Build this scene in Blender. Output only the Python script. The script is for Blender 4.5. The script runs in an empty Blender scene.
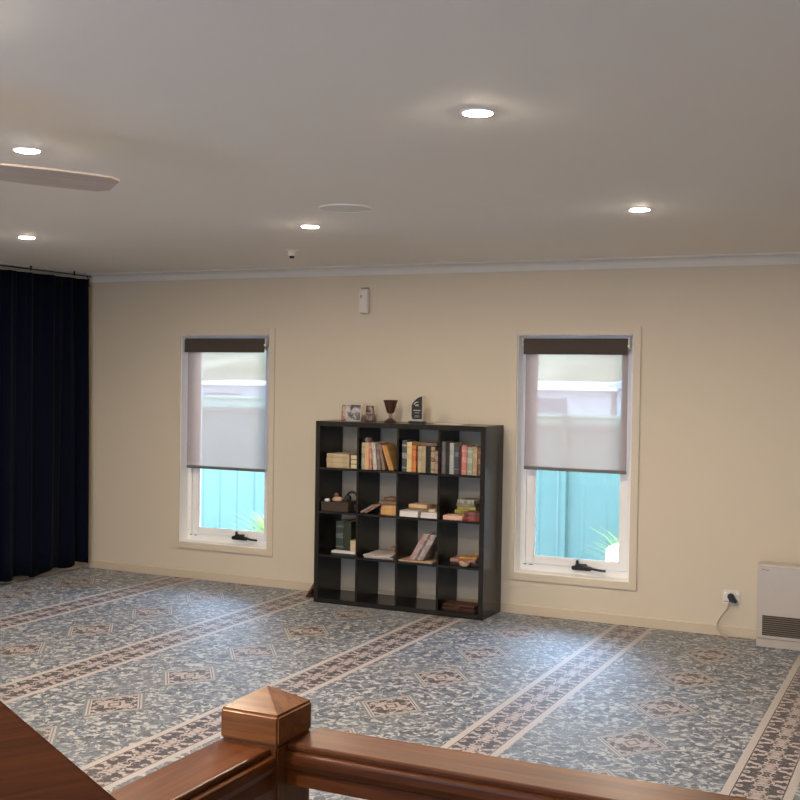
import bpy, bmesh, math, random
from mathutils import Matrix, Vector
random.seed(7)
S = bpy.context.scene
COL = S.collection
PI = math.pi

# ------------------------------------------------------------------ helpers
def add_mesh(bm, me):
    bm.from_mesh(me); bpy.data.meshes.remove(me)

def box(bm, x0, x1, y0, y1, z0, z1, bev=0.0, seg=2, mat=None):
    t = bmesh.new()
    bmesh.ops.create_cube(t, size=1.0)
    for v in t.verts:
        v.co = Vector(((x0+x1)/2 + v.co.x*(x1-x0), (y0+y1)/2 + v.co.y*(y1-y0), (z0+z1)/2 + v.co.z*(z1-z0)))
    if bev > 0:
        bmesh.ops.bevel(t, geom=list(t.edges), offset=bev, segments=seg, affect='EDGES', clamp_overlap=True)
    if mat is not None:
        t.transform(mat)
    me = bpy.data.meshes.new('tmp'); t.to_mesh(me); t.free(); add_mesh(bm, me)
    return bm

def prism(bm, poly, a0, a1, axis='x'):
    """extrude a closed 2D polygon along an axis. x: poly=(y,z); y: poly=(x,z); z: poly=(x,y)"""
    def P(p, a):
        return (a, p[0], p[1]) if axis == 'x' else (p[0], a, p[1]) if axis == 'y' else (p[0], p[1], a)
    A = [bm.verts.new(P(p, a0)) for p in poly]; B = [bm.verts.new(P(p, a1)) for p in poly]
    n = len(poly)
    for i in range(n):
        bm.faces.new((A[i], A[(i+1) % n], B[(i+1) % n], B[i]))
    bm.faces.new(A[::-1]); bm.faces.new(B)
    bmesh.ops.recalc_face_normals(bm, faces=bm.faces)
    return bm

def lathe(bm, prof, seg=32, c=(0, 0, 0), cap=True):
    rings = []
    for r, z in prof:
        rings.append([bm.verts.new((c[0]+r*math.cos(2*PI*k/seg), c[1]+r*math.sin(2*PI*k/seg), c[2]+z)) for k in range(seg)])
    for a, b in zip(rings, rings[1:]):
        for k in range(seg):
            bm.faces.new((a[k], a[(k+1) % seg], b[(k+1) % seg], b[k]))
    if cap:
        bm.faces.new(rings[0][::-1]); bm.faces.new(rings[-1])
    bmesh.ops.recalc_face_normals(bm, faces=bm.faces)
    return bm

def tube(bm, pts, r, seg=10, closed=False):
    pts = [Vector(p) for p in pts]; n = len(pts); rings = []
    up = None
    for i, p in enumerate(pts):
        if closed:
            d = (pts[(i+1) % n]-pts[i-1]).normalized()
        else:
            d = (pts[min(i+1, n-1)]-pts[max(i-1, 0)]).normalized()
        if up is None:
            up = Vector((0, 0, 1)) if abs(d.z) < .9 else Vector((1, 0, 0))
        a = d.cross(up).normalized(); b = a.cross(d).normalized(); up = b
        rings.append([bm.verts.new(p + r*(math.cos(2*PI*k/seg)*a + math.sin(2*PI*k/seg)*b)) for k in range(seg)])
    m = n if closed else n-1
    for i in range(m):
        A, B = rings[i], rings[(i+1) % n]
        for k in range(seg):
            bm.faces.new((A[k], A[(k+1) % seg], B[(k+1) % seg], B[k]))
    if not closed:
        bm.faces.new(rings[0][::-1]); bm.faces.new(rings[-1])
    bmesh.ops.recalc_face_normals(bm, faces=bm.faces)
    return bm

def smooth_pts(pts, n=8):
    P = [Vector(p) for p in pts]; out = []
    for i in range(len(P)-1):
        p0, p1, p2, p3 = P[max(i-1, 0)], P[i], P[i+1], P[min(i+2, len(P)-1)]
        for k in range(n):
            t = k/n
            out.append(.5*((2*p1)+(-p0+p2)*t+(2*p0-5*p1+4*p2-p3)*t*t+(-p0+3*p1-3*p2+p3)*t**3))
    out.append(P[-1]); return out

def obj(name, bm, mat, parent=None, smooth=False, loc=None):
    me = bpy.data.meshes.new(name); bm.to_mesh(me); bm.free()
    if smooth:
        for p in me.polygons: p.use_smooth = True
        try:
            me.set_sharp_from_angle(angle=math.radians(33))
        except Exception:
            pass
    o = bpy.data.objects.new(name, me); COL.objects.link(o)
    if mat: me.materials.append(mat)
    if parent: o.parent = parent
    if loc: o.location = loc
    return o

def tag(o, label, cat, group=None, kind=None):
    o['label'] = label; o['category'] = cat
    if group: o['group'] = group
    if kind: o['kind'] = kind
    return o

def thing(name, label, cat, loc=(0, 0, 0), rz=0.0, group=None):
    o = bpy.data.objects.new(name, None); COL.objects.link(o)
    o.location = loc; o.rotation_euler = (0, 0, rz); o.empty_display_size = .1
    return tag(o, label, cat, group)

def struct(name, bm, mat, parent=None, smooth=False, label=None, cat=None):
    o = obj(name, bm, mat, parent, smooth)
    if parent is None:
        o['kind'] = 'structure'
        if label: o['label'] = label
        if cat: o['category'] = cat
    return o

def B(): return bmesh.new()

# ------------------------------------------------------------------ materials
class NT:
    def __init__(self, name):
        self.m = bpy.data.materials.new(name); self.m.use_nodes = True
        self.t = self.m.node_tree; self.n = self.t.nodes
        self.b = self.n['Principled BSDF']; self.out = self.n['Material Output']
    def node(self, typ, **kw):
        o = self.n.new(typ)
        for k, v in kw.items(): setattr(o, k, v)
        return o
    def link(self, a, b): self.t.links.new(a, b)
    def put(self, sock, v):
        if hasattr(v, 'is_output'): self.link(v, sock)
        else: sock.default_value = v
    def math(self, op, a, b=None, c=None, clamp=False):
        o = self.node('ShaderNodeMath', operation=op); o.use_clamp = clamp
        self.put(o.inputs[0], a)
        if b is not None: self.put(o.inputs[1], b)
        if c is not None: self.put(o.inputs[2], c)
        return o.outputs[0]
    def mix(self, f, a, b):
        o = self.node('ShaderNodeMix', data_type='RGBA')
        self.put(o.inputs[0], f)
        self.put(o.inputs[6], tuple(a)+(1,) if isinstance(a, (tuple, list)) and len(a) == 3 else a)
        self.put(o.inputs[7], tuple(b)+(1,) if isinstance(b, (tuple, list)) and len(b) == 3 else b)
        return o.outputs[2]
    def coords(self, which='Object', scale=(1, 1, 1)):
        tc = self.node('ShaderNodeTexCoord'); mp = self.node('ShaderNodeMapping')
        self.link(tc.outputs[which], mp.inputs[0]); mp.inputs['Scale'].default_value = scale
        return mp.outputs[0]
    def noise(self, vec, scale, detail=2, rough=.5, dist=0):
        o = self.node('ShaderNodeTexNoise'); self.link(vec, o.inputs['Vector'])
        o.inputs['Scale'].default_value = scale; o.inputs['Detail'].default_value = detail
        o.inputs['Roughness'].default_value = rough; o.inputs['Distortion'].default_value = dist
        return o.outputs[0]
    def step(self, v, lo, hi):
        o = self.node('ShaderNodeMapRange', interpolation_type='SMOOTHSTEP')
        self.put(o.inputs[0], v); o.inputs[1].default_value = lo; o.inputs[2].default_value = hi
        return o.outputs[0]
    def base(self, col, rough=.5, spec=.5, metal=0.0):
        self.put(self.b.inputs['Base Color'], col if hasattr(col, 'is_output') else tuple(col)+(1,))
        self.put(self.b.inputs['Roughness'], rough); self.b.inputs['Specular IOR Level'].default_value = spec
        self.b.inputs['Metallic'].default_value = metal
        return self.m
    def bump(self, h, strength=.2, dist=.01):
        o = self.node('ShaderNodeBump'); self.link(h, o.inputs['Height'])
        o.inputs['Strength'].default_value = strength; o.inputs['Distance'].default_value = dist
        self.link(o.outputs[0], self.b.inputs['Normal'])

def plain(name, col, rough=.5, spec=.5, var=.06, scale=30, metal=0.0, bump=0.0):
    t = NT(name); n = t.noise(t.coords(), scale, 3)
    lo = tuple(c*(1-var) for c in col); hi = tuple(min(1, c*(1+var)) for c in col)
    t.base(t.mix(n, lo, hi), rough, spec, metal)
    if bump: t.bump(n, bump, .002)
    return t.m

def wood(name, dark, light, axis='x', rough=.28, spec=.5, sc=1.0):
    t = NT(name); s = {'x': (1.2, 18, 18), 'y': (18, 1.2, 18), 'z': (18, 18, 1.2)}[axis]
    v = t.coords('Object', tuple(k*sc for k in s))
    n = t.noise(v, 1.6, 6, .6, .6); n2 = t.noise(v, 7, 3, .6)
    f = t.math('ADD', t.math('MULTIPLY', n, .75), t.math('MULTIPLY', n2, .25))
    t.base(t.mix(t.step(f, .3, .7), dark, light), rough, spec)
    t.bump(n2, .06, .002)
    return t.m

def cover(col, band, k=0):
    """book cover with a few printed bands across the spine"""
    t = NT('book_cover'); tc = t.node('ShaderNodeTexCoord'); sp = t.node('ShaderNodeSeparateXYZ')
    t.link(tc.outputs['Generated'], sp.inputs[0]); z = sp.outputs[2]
    a = [(.10, .15), (.80, .87), (.42, .60)] if k == 0 else [(.16, .2), (.62, .78)] if k == 1 else [(.3, .7)]
    f = None
    for lo, hi in a:
        w = t.math('MULTIPLY', t.math('GREATER_THAN', z, lo), t.math('LESS_THAN', z, hi))
        f = w if f is None else t.math('MAXIMUM', f, w)
    n = t.noise(t.coords('Object', (1, 1, 1)), 120, 2)
    f = t.math('MULTIPLY', f, t.step(n, .42, .55))
    t.base(t.mix(f, col, band), .5, .35)
    return t.m

M = {}
M['wall'] = plain('wall_paint', (.625, .555, .45), .6, .25, .015, 6)
M['ceiling'] = plain('ceiling_paint', (.88, .85, .80), .8, .1, .012, 4)
M['trim'] = plain('trim_paint', (.625, .55, .445), .4, .4, .015, 8)
M['cornice'] = plain('cornice_paint', (.70, .68, .65), .6, .3, .012, 8)
M['white'] = plain('white_gloss', (.90, .90, .89), .35, .45, .015, 12)
M['alu'] = plain('white_powdercoat', (.86, .86, .86), .35, .45, .015, 12)
M['black'] = plain('black_plastic', (.012, .012, .014), .35, .5, .1)
M['shelf'] = wood('black_brown_veneer', (.006, .0055, .005), (.012, .011, .0098), 'z', .24, .45)
M['rail_x'] = wood('varnished_timber_x', (.055, .016, .005), (.125, .040, .012), 'x', .38, .2)
M['rail_y'] = wood('varnished_timber_y', (.055, .016, .005), (.125, .040, .012), 'y', .38, .2)
M['rail_z'] = wood('varnished_timber_z', (.065, .020, .007), (.15, .052, .017), 'z', .4, .35)
M['cap'] = wood('varnished_timber_cap', (.095, .033, .010), (.20, .080, .027), 'x', .30, .13)
M['desk'] = wood('dark_red_timber', (.020, .0058, .002), (.040, .0115, .004), 'y', .85, .02)
M['plastic'] = plain('off_white_plastic', (.70, .66, .62), .45, .4, .015)
M['heater'] = plain('heater_enamel', (.46, .415, .375), .35, .45, .015)
M['heater_dark'] = plain('grille_brown', (.055, .042, .032), .5, .4, .08)
M['pages'] = plain('paper_edge', (.56, .47, .33), .8, .2, .12, 90)
M['paper'] = plain('white_paper', (.66, .63, .62), .7, .2, .05, 60)
M['cord'] = plain('grey_cable', (.36, .31, .25), .5, .4)
M['brown_case'] = plain('brown_leather', (.058, .024, .012), .5, .3, .2, 25, bump=.2)
M['roll'] = plain('brown_blockout_fabric', (.075, .060, .050), .75, .2, .08, 200)
M['bar'] = plain('bronze_bar', (.16, .15, .14), .45, .4)
M['dark_metal'] = plain('dark_rail_metal', (.03, .028, .026), .4, .5)

def mat_emit(name, col, s):
    t = NT(name); e = t.node('ShaderNodeEmission')
    e.inputs[0].default_value = tuple(col)+(1,); e.inputs[1].default_value = s
    t.link(e.outputs[0], t.out.inputs[0]); return t.m
LAMP = 1620.0
M['lamp'] = mat_emit('warm_lamp', (1.0, .835, .64), LAMP)

# curtain velvet
t = NT('navy_curtain_fabric'); n = t.noise(t.coords('Object', (60, 60, 6)), 3, 3)
t.base(t.mix(n, (.0010, .0018, .0070), (.0020, .0040, .0135)), .9, .08)
try: t.b.inputs['Sheen Weight'].default_value = .02
except Exception: pass
M['curtain'] = t.m

# glass
t = NT('window_glass'); tr = t.node('ShaderNodeBsdfTransparent'); gl = t.node('ShaderNodeBsdfGlossy')
gl.inputs['Roughness'].default_value = .02; tr.inputs[0].default_value = (.95, .98, .98, 1)
fr = t.node('ShaderNodeFresnel'); fr.inputs[0].default_value = 1.45
mx = t.node('ShaderNodeMixShader'); t.link(fr.outputs[0], mx.inputs[0]); t.link(tr.outputs[0], mx.inputs[1]); t.link(gl.outputs[0], mx.inputs[2])
t.link(mx.outputs[0], t.out.inputs[0]); M['glass'] = t.m

# clear acrylic (thin)
t = NT('clear_acrylic'); tr = t.node('ShaderNodeBsdfTransparent'); gl = t.node('ShaderNodeBsdfDiffuse')
gl.inputs[0].default_value = (.75, .75, .75, 1)
mx = t.node('ShaderNodeMixShader'); mx.inputs[0].default_value = .45
t.link(tr.outputs[0], mx.inputs[1]); t.link(gl.outputs[0], mx.inputs[2]); t.link(mx.outputs[0], t.out.inputs[0]); M['acrylic'] = t.m

# sunscreen blind fabric: open weave, partly see-through, glows from behind
t = NT('sunscreen_fabric')
tr = t.node('ShaderNodeBsdfTransparent'); df = t.node('ShaderNodeBsdfDiffuse'); tl = t.node('ShaderNodeBsdfTranslucent')
n = t.noise(t.coords('Object', (1, 1, 1)), 500, 1)
t.link(t.mix(n, (.48, .52, .58), (.54, .58, .64)), df.inputs[0])
tl.inputs[0].default_value = (.58, .34, .23, 1); tr.inputs[0].default_value = (1, 1, 1, 1)
m1 = t.node('ShaderNodeMixShader'); m1.inputs[0].default_value = .60
t.link(df.outputs[0], m1.inputs[1]); t.link(tl.outputs[0], m1.inputs[2])
m2 = t.node('ShaderNodeMixShader'); m2.inputs[0].default_value = .40
t.link(m1.outputs[0], m2.inputs[1]); t.link(tr.outputs[0], m2.inputs[2]); t.link(m2.outputs[0], t.out.inputs[0])
M['screen'] = t.m

# ---- carpet
P = 1.3625; XS = 1.172
t = NT('prayer_carpet')
tc = t.node('ShaderNodeTexCoord'); sp = t.node('ShaderNodeSeparateXYZ'); t.link(tc.outputs['Object'], sp.inputs[0])
X, Y = sp.outputs[0], sp.outputs[1]
def wrap(v, off, per):
    a = t.math('ADD', v, -off + per/2)
    return t.math('SUBTRACT', t.math('FLOORED_MODULO', a, per), per/2)
def vec(x, y, z=0.0):
    o = t.node('ShaderNodeCombineXYZ'); t.put(o.inputs[0], x); t.put(o.inputs[1], y); t.put(o.inputs[2], z); return o.outputs[0]
u = wrap(X, XS, P); au = t.math('ABSOLUTE', u)
# field: leafy tangle in slate, blue grey and cream
fv = vec(X, Y)
warp = t.node('ShaderNodeTexNoise'); t.link(fv, warp.inputs['Vector']); warp.inputs['Scale'].default_value = 7
wv = t.node('ShaderNodeVectorMath', operation='MULTIPLY_ADD'); t.link(warp.outputs[1], wv.inputs[0]); wv.inputs[1].default_value = (.12, .12, .12); t.link(fv, wv.inputs[2])
nA = t.noise(wv.outputs[0], 17, 3, .6, .5)
nB = t.noise(wv.outputs[0], 26, 2, .55, .8)
vo = t.node('ShaderNodeTexVoronoi', feature='F1'); t.link(wv.outputs[0], vo.inputs['Vector']); vo.inputs['Scale'].default_value = 16
nC = t.noise(fv, 1.3, 2)
field = t.mix(t.step(nA, .40, .56), (.034, .041, .056), (.115, .142, .188))
field = t.mix(t.math('MULTIPLY', t.step(nB, .53, .59), .9), field, (.42, .42, .425))
field = t.mix(t.math('MULTIPLY', t.step(vo.outputs[0], .26, .18), .55), field, (.46, .455, .45))
field = t.mix(t.math('MULTIPLY', t.step(nB, .40, .34), .75), field, (.045, .05, .058))
field = t.mix(t.math('MULTIPLY', t.step(nC, .45, .7), .25), field, (.20, .20, .19))
# stripe ornament: mirrored scrolls in maroon on pinkish cream
yy = t.math('PINGPONG', Y, .105)
sv = vec(au, yy, 3.3)
nS = t.noise(sv, 21, 2, .5, 1.2)
orn = t.mix(t.step(nS, .49, .525), (.016, .007, .010), (.36, .30, .285))
cream = (.40, .36, .345)
c = t.mix(t.math('LESS_THAN', au, .151), field, cream)
c = t.mix(t.math('LESS_THAN', au, .112), c, (.04, .022, .024))
c = t.mix(t.math('LESS_THAN', au, .106), c, orn)
# medallions
mx_ = t.math('ABSOLUTE', wrap(X, XS+P/2, P)); my_ = t.math('ABSOLUTE', wrap(Y, -.66, .703))
d = t.math('ADD', t.math('MULTIPLY', mx_, 1/.170), t.math('MULTIPLY', my_, 1/.225))
mo = t.noise(vec(mx_, my_, 9.1), 24, 2, .5, 1.0)
morn = t.mix(t.step(mo, .52, .56), (.024, .011, .012), (.33, .285, .27))
def band(c, lim, col): return t.mix(t.math('LESS_THAN', d, lim), c, col)
c = band(c, 1.20, (.13, .14, .15)); c = band(c, 1.10, (.34, .33, .32)); c = band(c, 1.02, (.11, .10, .10)); c = band(c, .97, (.38, .33, .31))
c = band(c, .91, morn); c = band(c, .40, (.33, .27, .24)); c = band(c, .26, (.07, .035, .033)); c = band(c, .17, (.34, .28, .25))
# pile shimmer
pile = t.noise(fv, 420, 2, .6)
c = t.mix(t.math('MULTIPLY', t.step(pile, .35, .65), .22), c, (.02, .022, .025))
t.base(c, .5, .6)
t.bump(pile, .35, .004)
try:
    t.b.inputs['Sheen Weight'].default_value = .22; t.b.inputs['Sheen Roughness'].default_value = .4
except Exception: pass
M['carpet'] = t.m

# ------------------------------------------------------------------ room shell
XL, XR, YF, HC = -2.72, 6.9, -10.8, 2.75
WT = .20
WIN = [(-1.625, -.695), (1.572, 2.485)]
WZ0, WZ1 = .322, 2.180
RW0, RW1 = 1.7, 2.8

bm = B(); box(bm, XL-.2, XR+.2, YF-.2, 0.2, -.06, 0.0); struct('floor', bm, M['carpet'], label='blue grey patterned prayer carpet with cream and maroon stripes', cat='carpet')
bm = B(); box(bm, XL-.2, XR+.2, YF-.2, .2, HC, HC+.1); struct('ceiling', bm, M['ceiling'], label='plain white ceiling with round downlights', cat='ceiling')
bm = B()
xs = [XL-.2, WIN[0][0], WIN[0][1], WIN[1][0], WIN[1][1], XR+.2]
for i in range(5):
    if i in (1, 3):
        box(bm, xs[i], xs[i+1], 0, WT, 0, WZ0); box(bm, xs[i], xs[i+1], 0, WT, WZ1, HC)
    else:
        box(bm, xs[i], xs[i+1], 0, WT, 0, HC)
struct('wall_back', bm, M['wall'], label='beige painted wall with two tall windows', cat='wall')
bm = B(); box(bm, XL-.2, XL, YF, 0, 0, HC); struct('wall_left', bm, M['wall'], label='beige side wall behind the navy curtain', cat='wall')
# right wall is plain; rear wall has an unseen opening sized for daylight fill
bm = B()
box(bm, XR, XR+.2, YF, 0, 0, HC)
struct('wall_right', bm, M['wall'], label='beige right wall outside the picture', cat='wall')
bm = B()
box(bm, XL, RW0, YF-.2, YF, 0, HC); box(bm, RW1, XR, YF-.2, YF, 0, HC); box(bm, RW0, RW1, YF-.2, YF, 0, .3); box(bm, RW0, RW1, YF-.2, YF, 2.2, HC)
struct('wall_front', bm, M['wall'], label='beige wall behind the viewer', cat='wall')
# cornice (cove)
def cove(sgn=1):
    pts = [(0, HC), (0, HC-.078), (-.012, HC-.078), (-.014, HC-.070)]
    for k in range(7):
        a = k/6*PI/2
        pts.append((-.016-.050*(1-math.cos(a)), HC-.066+.050*math.sin(a)))
    pts += [(-.070, HC-.014), (-.078, HC-.012), (-.078, HC)]
    return pts
bm = B(); prism(bm, cove(), XL, XR, 'x'); struct('trim_1', bm, M['cornice'], label='white cove cornice along the back wall', cat='cornice')
bm = B(); prism(bm, [(XL-p[0], p[1]) for p in cove()], YF, -.08, 'y'); struct('trim_2', bm, M['cornice'], label='white cove cornice above the navy curtain', cat='cornice')
def skirt(y0=0): return [(0, 0), (0, .075), (-.006, .075), (-.012, .068), (-.014, .0)]
bm = B(); prism(bm, skirt(), XL, XR, 'x'); M['skirt'] = plain('skirting_paint', (.56, .48, .37), .45, .35, .02, 8)
struct('baseboard_back', bm, M['skirt'], label='low beige skirting along the back wall', cat='baseboard')
bm = B(); prism(bm, [(XL-p[0], p[1]) for p in skirt()], YF, -.02, 'y'); struct('baseboard_left', bm, M['skirt'], label='beige skirting behind the navy curtain', cat='baseboard')

# ------------------------------------------------------------------ windows
def window(n, x0, x1, label, hx):
    r = bpy.data.objects.new('window_%d' % n, None); COL.objects.link(r); r.location = (x0, 0, WZ0)
    r['kind'] = 'structure'; r['label'] = label; r['category'] = 'window'
    w, h = x1-x0, WZ1-WZ0; a = .058
    bm = B()
    box(bm, -a, 0, -.014, 0, -a, h+a, .003); box(bm, w, w+a, -.014, 0, -a, h+a, .003)
    box(bm, 0, w, -.014, 0, h, h+a, .003); box(bm, 0, w, -.014, 0, -a, 0, .003)
    obj('architrave', bm, M['trim'], r)
    bm = B(); e = .006
    box(bm, 0, e, 0, .19, 0, h); box(bm, w-e, w, 0, .19, 0, h); box(bm, e, w-e, 0, .19, h-e, h); box(bm, e, w-e, -.006, .19, 0, e)
    obj('reveal', bm, M['white'], r)
    bm = B(); f0 = .045
    for X0, X1, Z0, Z1 in ((e, f0, e, h-e), (w-f0, w-e, e, h-e), (f0, w-f0, e, f0+.01), (f0, w-f0, h-f0, h-e)):
        box(bm, X0, X1, .115, .19, Z0, Z1, .003)
    obj('window_frame', bm, M['alu'], r)
    bm = B(); s0 = f0+.004; s1 = s0+.064
    for X0, X1, Z0, Z1 in ((s0, s1, f0+.014, h-s0), (w-s1, w-s0, f0+.014, h-s0), (s1, w-s1, f0+.014, f0+.070), (s1, w-s1, h-s1, h-s0)):
        box(bm, X0, X1, .128, .172, Z0, Z1, .004)
    obj('sash', bm, M['alu'], r)
    bm = B()
    for X0, X1, Z0, Z1 in ((s1, s1+.008, f0+.070, h-s1), (w-s1-.008, w-s1, f0+.070, h-s1), (s1, w-s1, f0+.070, f0+.078), (s1, w-s1, h-s1-.008, h-s1)):
        box(bm, X0, X1, .136, .146, Z0, Z1)
    obj('glazing_bead', bm, M['alu'], r)
    bm = B(); box(bm, s1-.002, w-s1+.002, .148, .153, f0+.068, h-s1+.002); obj('glass_pane', bm, M['glass'], r)
    # winder
    cx = hx - x0
    bm = B(); box(bm, cx-.085, cx+.07, .050, .085, .043, .074, .006); box(bm, cx-.06, cx+.03, .062, .098, .070, .090, .005)
    bm.transform(Matrix.Translation((0, .030, 0))); wd = obj('winder', bm, M['black'], r, True)
    bm = B(); tube(bm, smooth_pts([(cx-.03, .06, .085), (cx+.04, .042, .074), (cx+.12, .036, .060), (cx+.19, .038, .056)], 6), .0095, 8)
    lathe(bm, [(.004, 0), (.012, .004), (.012, .022), (.006, .034)], 12, (cx-.045, .072, .085))
    bm.transform(Matrix.Translation((0, .030, 0))); obj('winder_handle', bm, M['black'], wd, True)
    bm = B(); box(bm, e+.03, e+.055, .108, .116, .048, .056, .002); box(bm, e+.075, e+.11, .108, .116, .047, .054, .002)
    obj('screw_cap', bm, plain('grey_cap', (.22, .2, .2), .5), r)
    return r
window(1, WIN[0][0], WIN[0][1], 'tall narrow window left of the bookcase with a half lowered blind', -1.035)
window(2, WIN[1][0], WIN[1][1], 'tall narrow window right of the bookcase with a half lowered blind', 2.095)

def blind(x0, x1, zb, label):
    w = x1-x0
    r = thing('roller_blind', label, 'blind', (x0, .022, 0), 0, 'sunscreen roller blinds')
    zt = 2.122
    bm = B(); 
    lathe(bm, [(.026, 0), (.026, w-.03)], 24)
    bm.transform(Matrix.Translation((.015, -.003, zt)) @ Matrix.Rotation(PI/2, 4, 'Y'))
    obj('roller_tube', bm, M['roll'], r, True)
    # block-out drop just below the tube, rounded over its front
    bm = B(); pts = []
    for k in range(7):
        a = PI/2*k/6; pts.append((-.003-.028*math.sin(a), zt+.028*math.cos(a)))
    pts += [(-.031, 2.034), (-.0295, 2.034), (-.0295, zt)]
    for k in range(6, -1, -1):
        a = PI/2*k/6; pts.append((-.003-.0265*math.sin(a), zt+.0265*math.cos(a)))
    prism(bm, pts, .018, w-.018, 'x'); obj('blockout_fabric', bm, M['roll'], r, True)
    bm = B(); box(bm, .018, w-.018, -.036, -.026, 2.026, 2.042, .003); obj('blockout_bar', bm, M['roll'], r)
    for xa in (.002, w-.014):
        bm = B(); box(bm, xa, xa+.012, -.03, .035, zt-.045, zt+.036, .003); obj('bracket', bm, M['plastic'], r)
    bm = B(); lathe(bm, [(.009, 0), (.009, .012)], 14); bm.transform(Matrix.Translation((w-.006, -.032, zt-.03)) @ Matrix.Rotation(PI/2, 4, 'X')); obj('chain_drive', bm, M['white'], r, True)
    bm = B(); box(bm, .022, w-.022, .0175, .0183, zb+.02, zt-.02); obj('screen_fabric', bm, M['screen'], r)
    bm = B(); box(bm, .020, w-.020, .012, .024, zb, zb+.026, .004); obj('bottom_bar', bm, M['bar'], r)
blind(-1.600, -.728, .985, 'translucent grey roller blind with dark top roll in left window')
blind(1.604, 2.458, 1.128, 'translucent grey roller blind with dark top roll in right window')

# ------------------------------------------------------------------ outside
GZ = -.35
M['fence'] = plain('turquoise_sheet', (.064, .110, .086), .45, .4, .04, 5)
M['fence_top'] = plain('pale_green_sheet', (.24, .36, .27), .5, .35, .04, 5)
M['concrete'] = plain('pale_paving', (.45, .44, .42), .8, .2, .1, 4)
bm = B(); box(bm, -60, 60, .3, 90, GZ-.2, GZ); struct('ground', bm, M['concrete'], label='pale ground outside the windows', cat='ground')
def fence(x0, x1, zt, hp, label):
    r = thing('metal_fence', label, 'fence', (x0, 3.0, GZ))
    def sheet(za, zb, y):
        bm = B(); prof = []; x = 0; w = x1-x0
        while x < w:
            for dx, dy in ((0, 0), (.17, 0), (.190, -.008), (.220, -.008), (.24, 0)):
                if x+dx <= w: prof.append((x+dx, y+dy))
            x += .2401
        poly = prof + [(p[0], p[1]+.004) for p in prof[::-1]]
        prism(bm, poly, za, zb, 'z'); return bm
    H = zt-GZ
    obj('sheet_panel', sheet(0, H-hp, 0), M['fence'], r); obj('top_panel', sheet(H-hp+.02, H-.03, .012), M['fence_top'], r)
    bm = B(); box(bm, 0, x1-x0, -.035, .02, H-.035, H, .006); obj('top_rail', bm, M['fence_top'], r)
    bm = B(); box(bm, 0, x1-x0, -.035, .02, H-hp-.02, H-hp+.025, .006); obj('middle_rail', bm, M['fence'], r)
    for px in [k*2.38 for k in range(int((x1-x0)/2.38)+1)]:
        bm = B(); box(bm, px-.03+.035, px+.03+.035, -.05, .03, 0, H, .006); obj('fence_post', bm, M['fence'], r)
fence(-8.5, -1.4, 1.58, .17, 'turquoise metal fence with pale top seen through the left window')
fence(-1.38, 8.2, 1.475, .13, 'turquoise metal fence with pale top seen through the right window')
M['hill'] = NT('dry_hill').m
t = NT('dry_hill_grass'); n = t.noise(t.coords('Object', (1, 1, 1)), .35, 5, .6)
t.base(t.mix(t.step(n, .35, .65), (.15, .15, .08), (.27, .25, .15)), .9, .1); M['hill'] = t.m
bm = B(); rows = []
for j, (yy_, zz_) in enumerate(((40, GZ), (48, 3.0), (58, 5.0), (72, 6.2))):
    rows.append([bm.verts.new((-70+i*8, yy_+1.5*math.sin(i*1.3+j), zz_+(0 if j == 0 else .8*math.sin(i*.9+j*2)))) for i in range(16)])
for a, b in zip(rows, rows[1:]):
    for i in range(15): bm.faces.new((a[i], a[i+1], b[i+1], b[i]))
struct('hill', bm, M['hill'], smooth=True, label='pale dry hillside behind the fence', cat='hill')
M['hwall'] = plain('white_render', (.42, .42, .41), .8, .2, .04, 2)
M['hroof'] = plain('grey_roofing', (.13, .14, .15), .5, .4, .06, 2)
M['hroof2'] = plain('white_roofing', (.45, .45, .45), .5, .4, .05, 2)
M['hwin'] = plain('house_glass', (.06, .07, .08), .1, .5, .05, 2)
def house(x, y, w, dpt, zw, zr, roof, label):
    r = thing('house', label, 'house', (x, y, GZ))
    bm = B(); box(bm, 0, w, 0, dpt, 0, zw-GZ); obj('wall', bm, M['hwall'], r)
    bm = B(); prism(bm, [(-.4, zw-GZ), (dpt/2, zr-GZ), (dpt+.4, zw-GZ)], -.4, w+.4, 'x'); obj('roof', bm, roof, r)
    for k in range(2):
        bm = B(); box(bm, w*(.2+.4*k), w*(.2+.4*k)+1.1, -.03, 0.02, zw-GZ-1.2, zw-GZ-.25); obj('window', bm, M['hwin'], r)
house(-2.95, 20, 7.5, 6, 1.62, 1.90, M['hroof'], 'white house with low grey roof beyond the right window')
house(-10.2, 24, 6.0, 6, 1.50, 1.74, M['hroof2'], 'white house with pale roof at left edge of right window')
house(-16.2, 20, 4.6, 6, 1.50, 1.62, M['hroof2'], 'small white house far beyond the left window')
def shrub(x, y, z, n, hgt, spread, mat, label, seed):
    rnd = random.Random(seed); bm = B()
    for k in range(n):
        a = rnd.uniform(0, 2*PI); L = hgt*rnd.uniform(.6, 1.0); s = spread*rnd.uniform(.4, 1)
        w = .012*rnd.uniform(.7, 1.4); prev = None
        for q in range(6):
            f = q/5; px = s*f*f*math.cos(a); py = s*f*f*math.sin(a)*.6; pz = L*(f-.35*f*f)
            ww = w*(1-f*.9)
            cur = (bm.verts.new((px-ww*math.sin(a), py+ww*math.cos(a), pz)), bm.verts.new((px+ww*math.sin(a), py-ww*math.cos(a), pz)))
            if prev: bm.faces.new((prev[0], prev[1], cur[1], cur[0]))
            prev = cur
    o = obj('strappy_plant', bm, mat, None, False, (x, y, z)); tag(o, label, 'plant'); return o
M['leaf'] = plain('lime_leaf', (.24, .27, .055), .5, .3, .25, 20)
shrub(1.90, 2.55, GZ, 190, 1.15, .60, M['leaf'], 'yellow green strappy plant outside the right window beside a white box', 3)
shrub(-2.20, 2.50, GZ, 190, 1.02, .60, M['leaf'], 'yellow green strappy plant outside the left window', 4)
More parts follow.
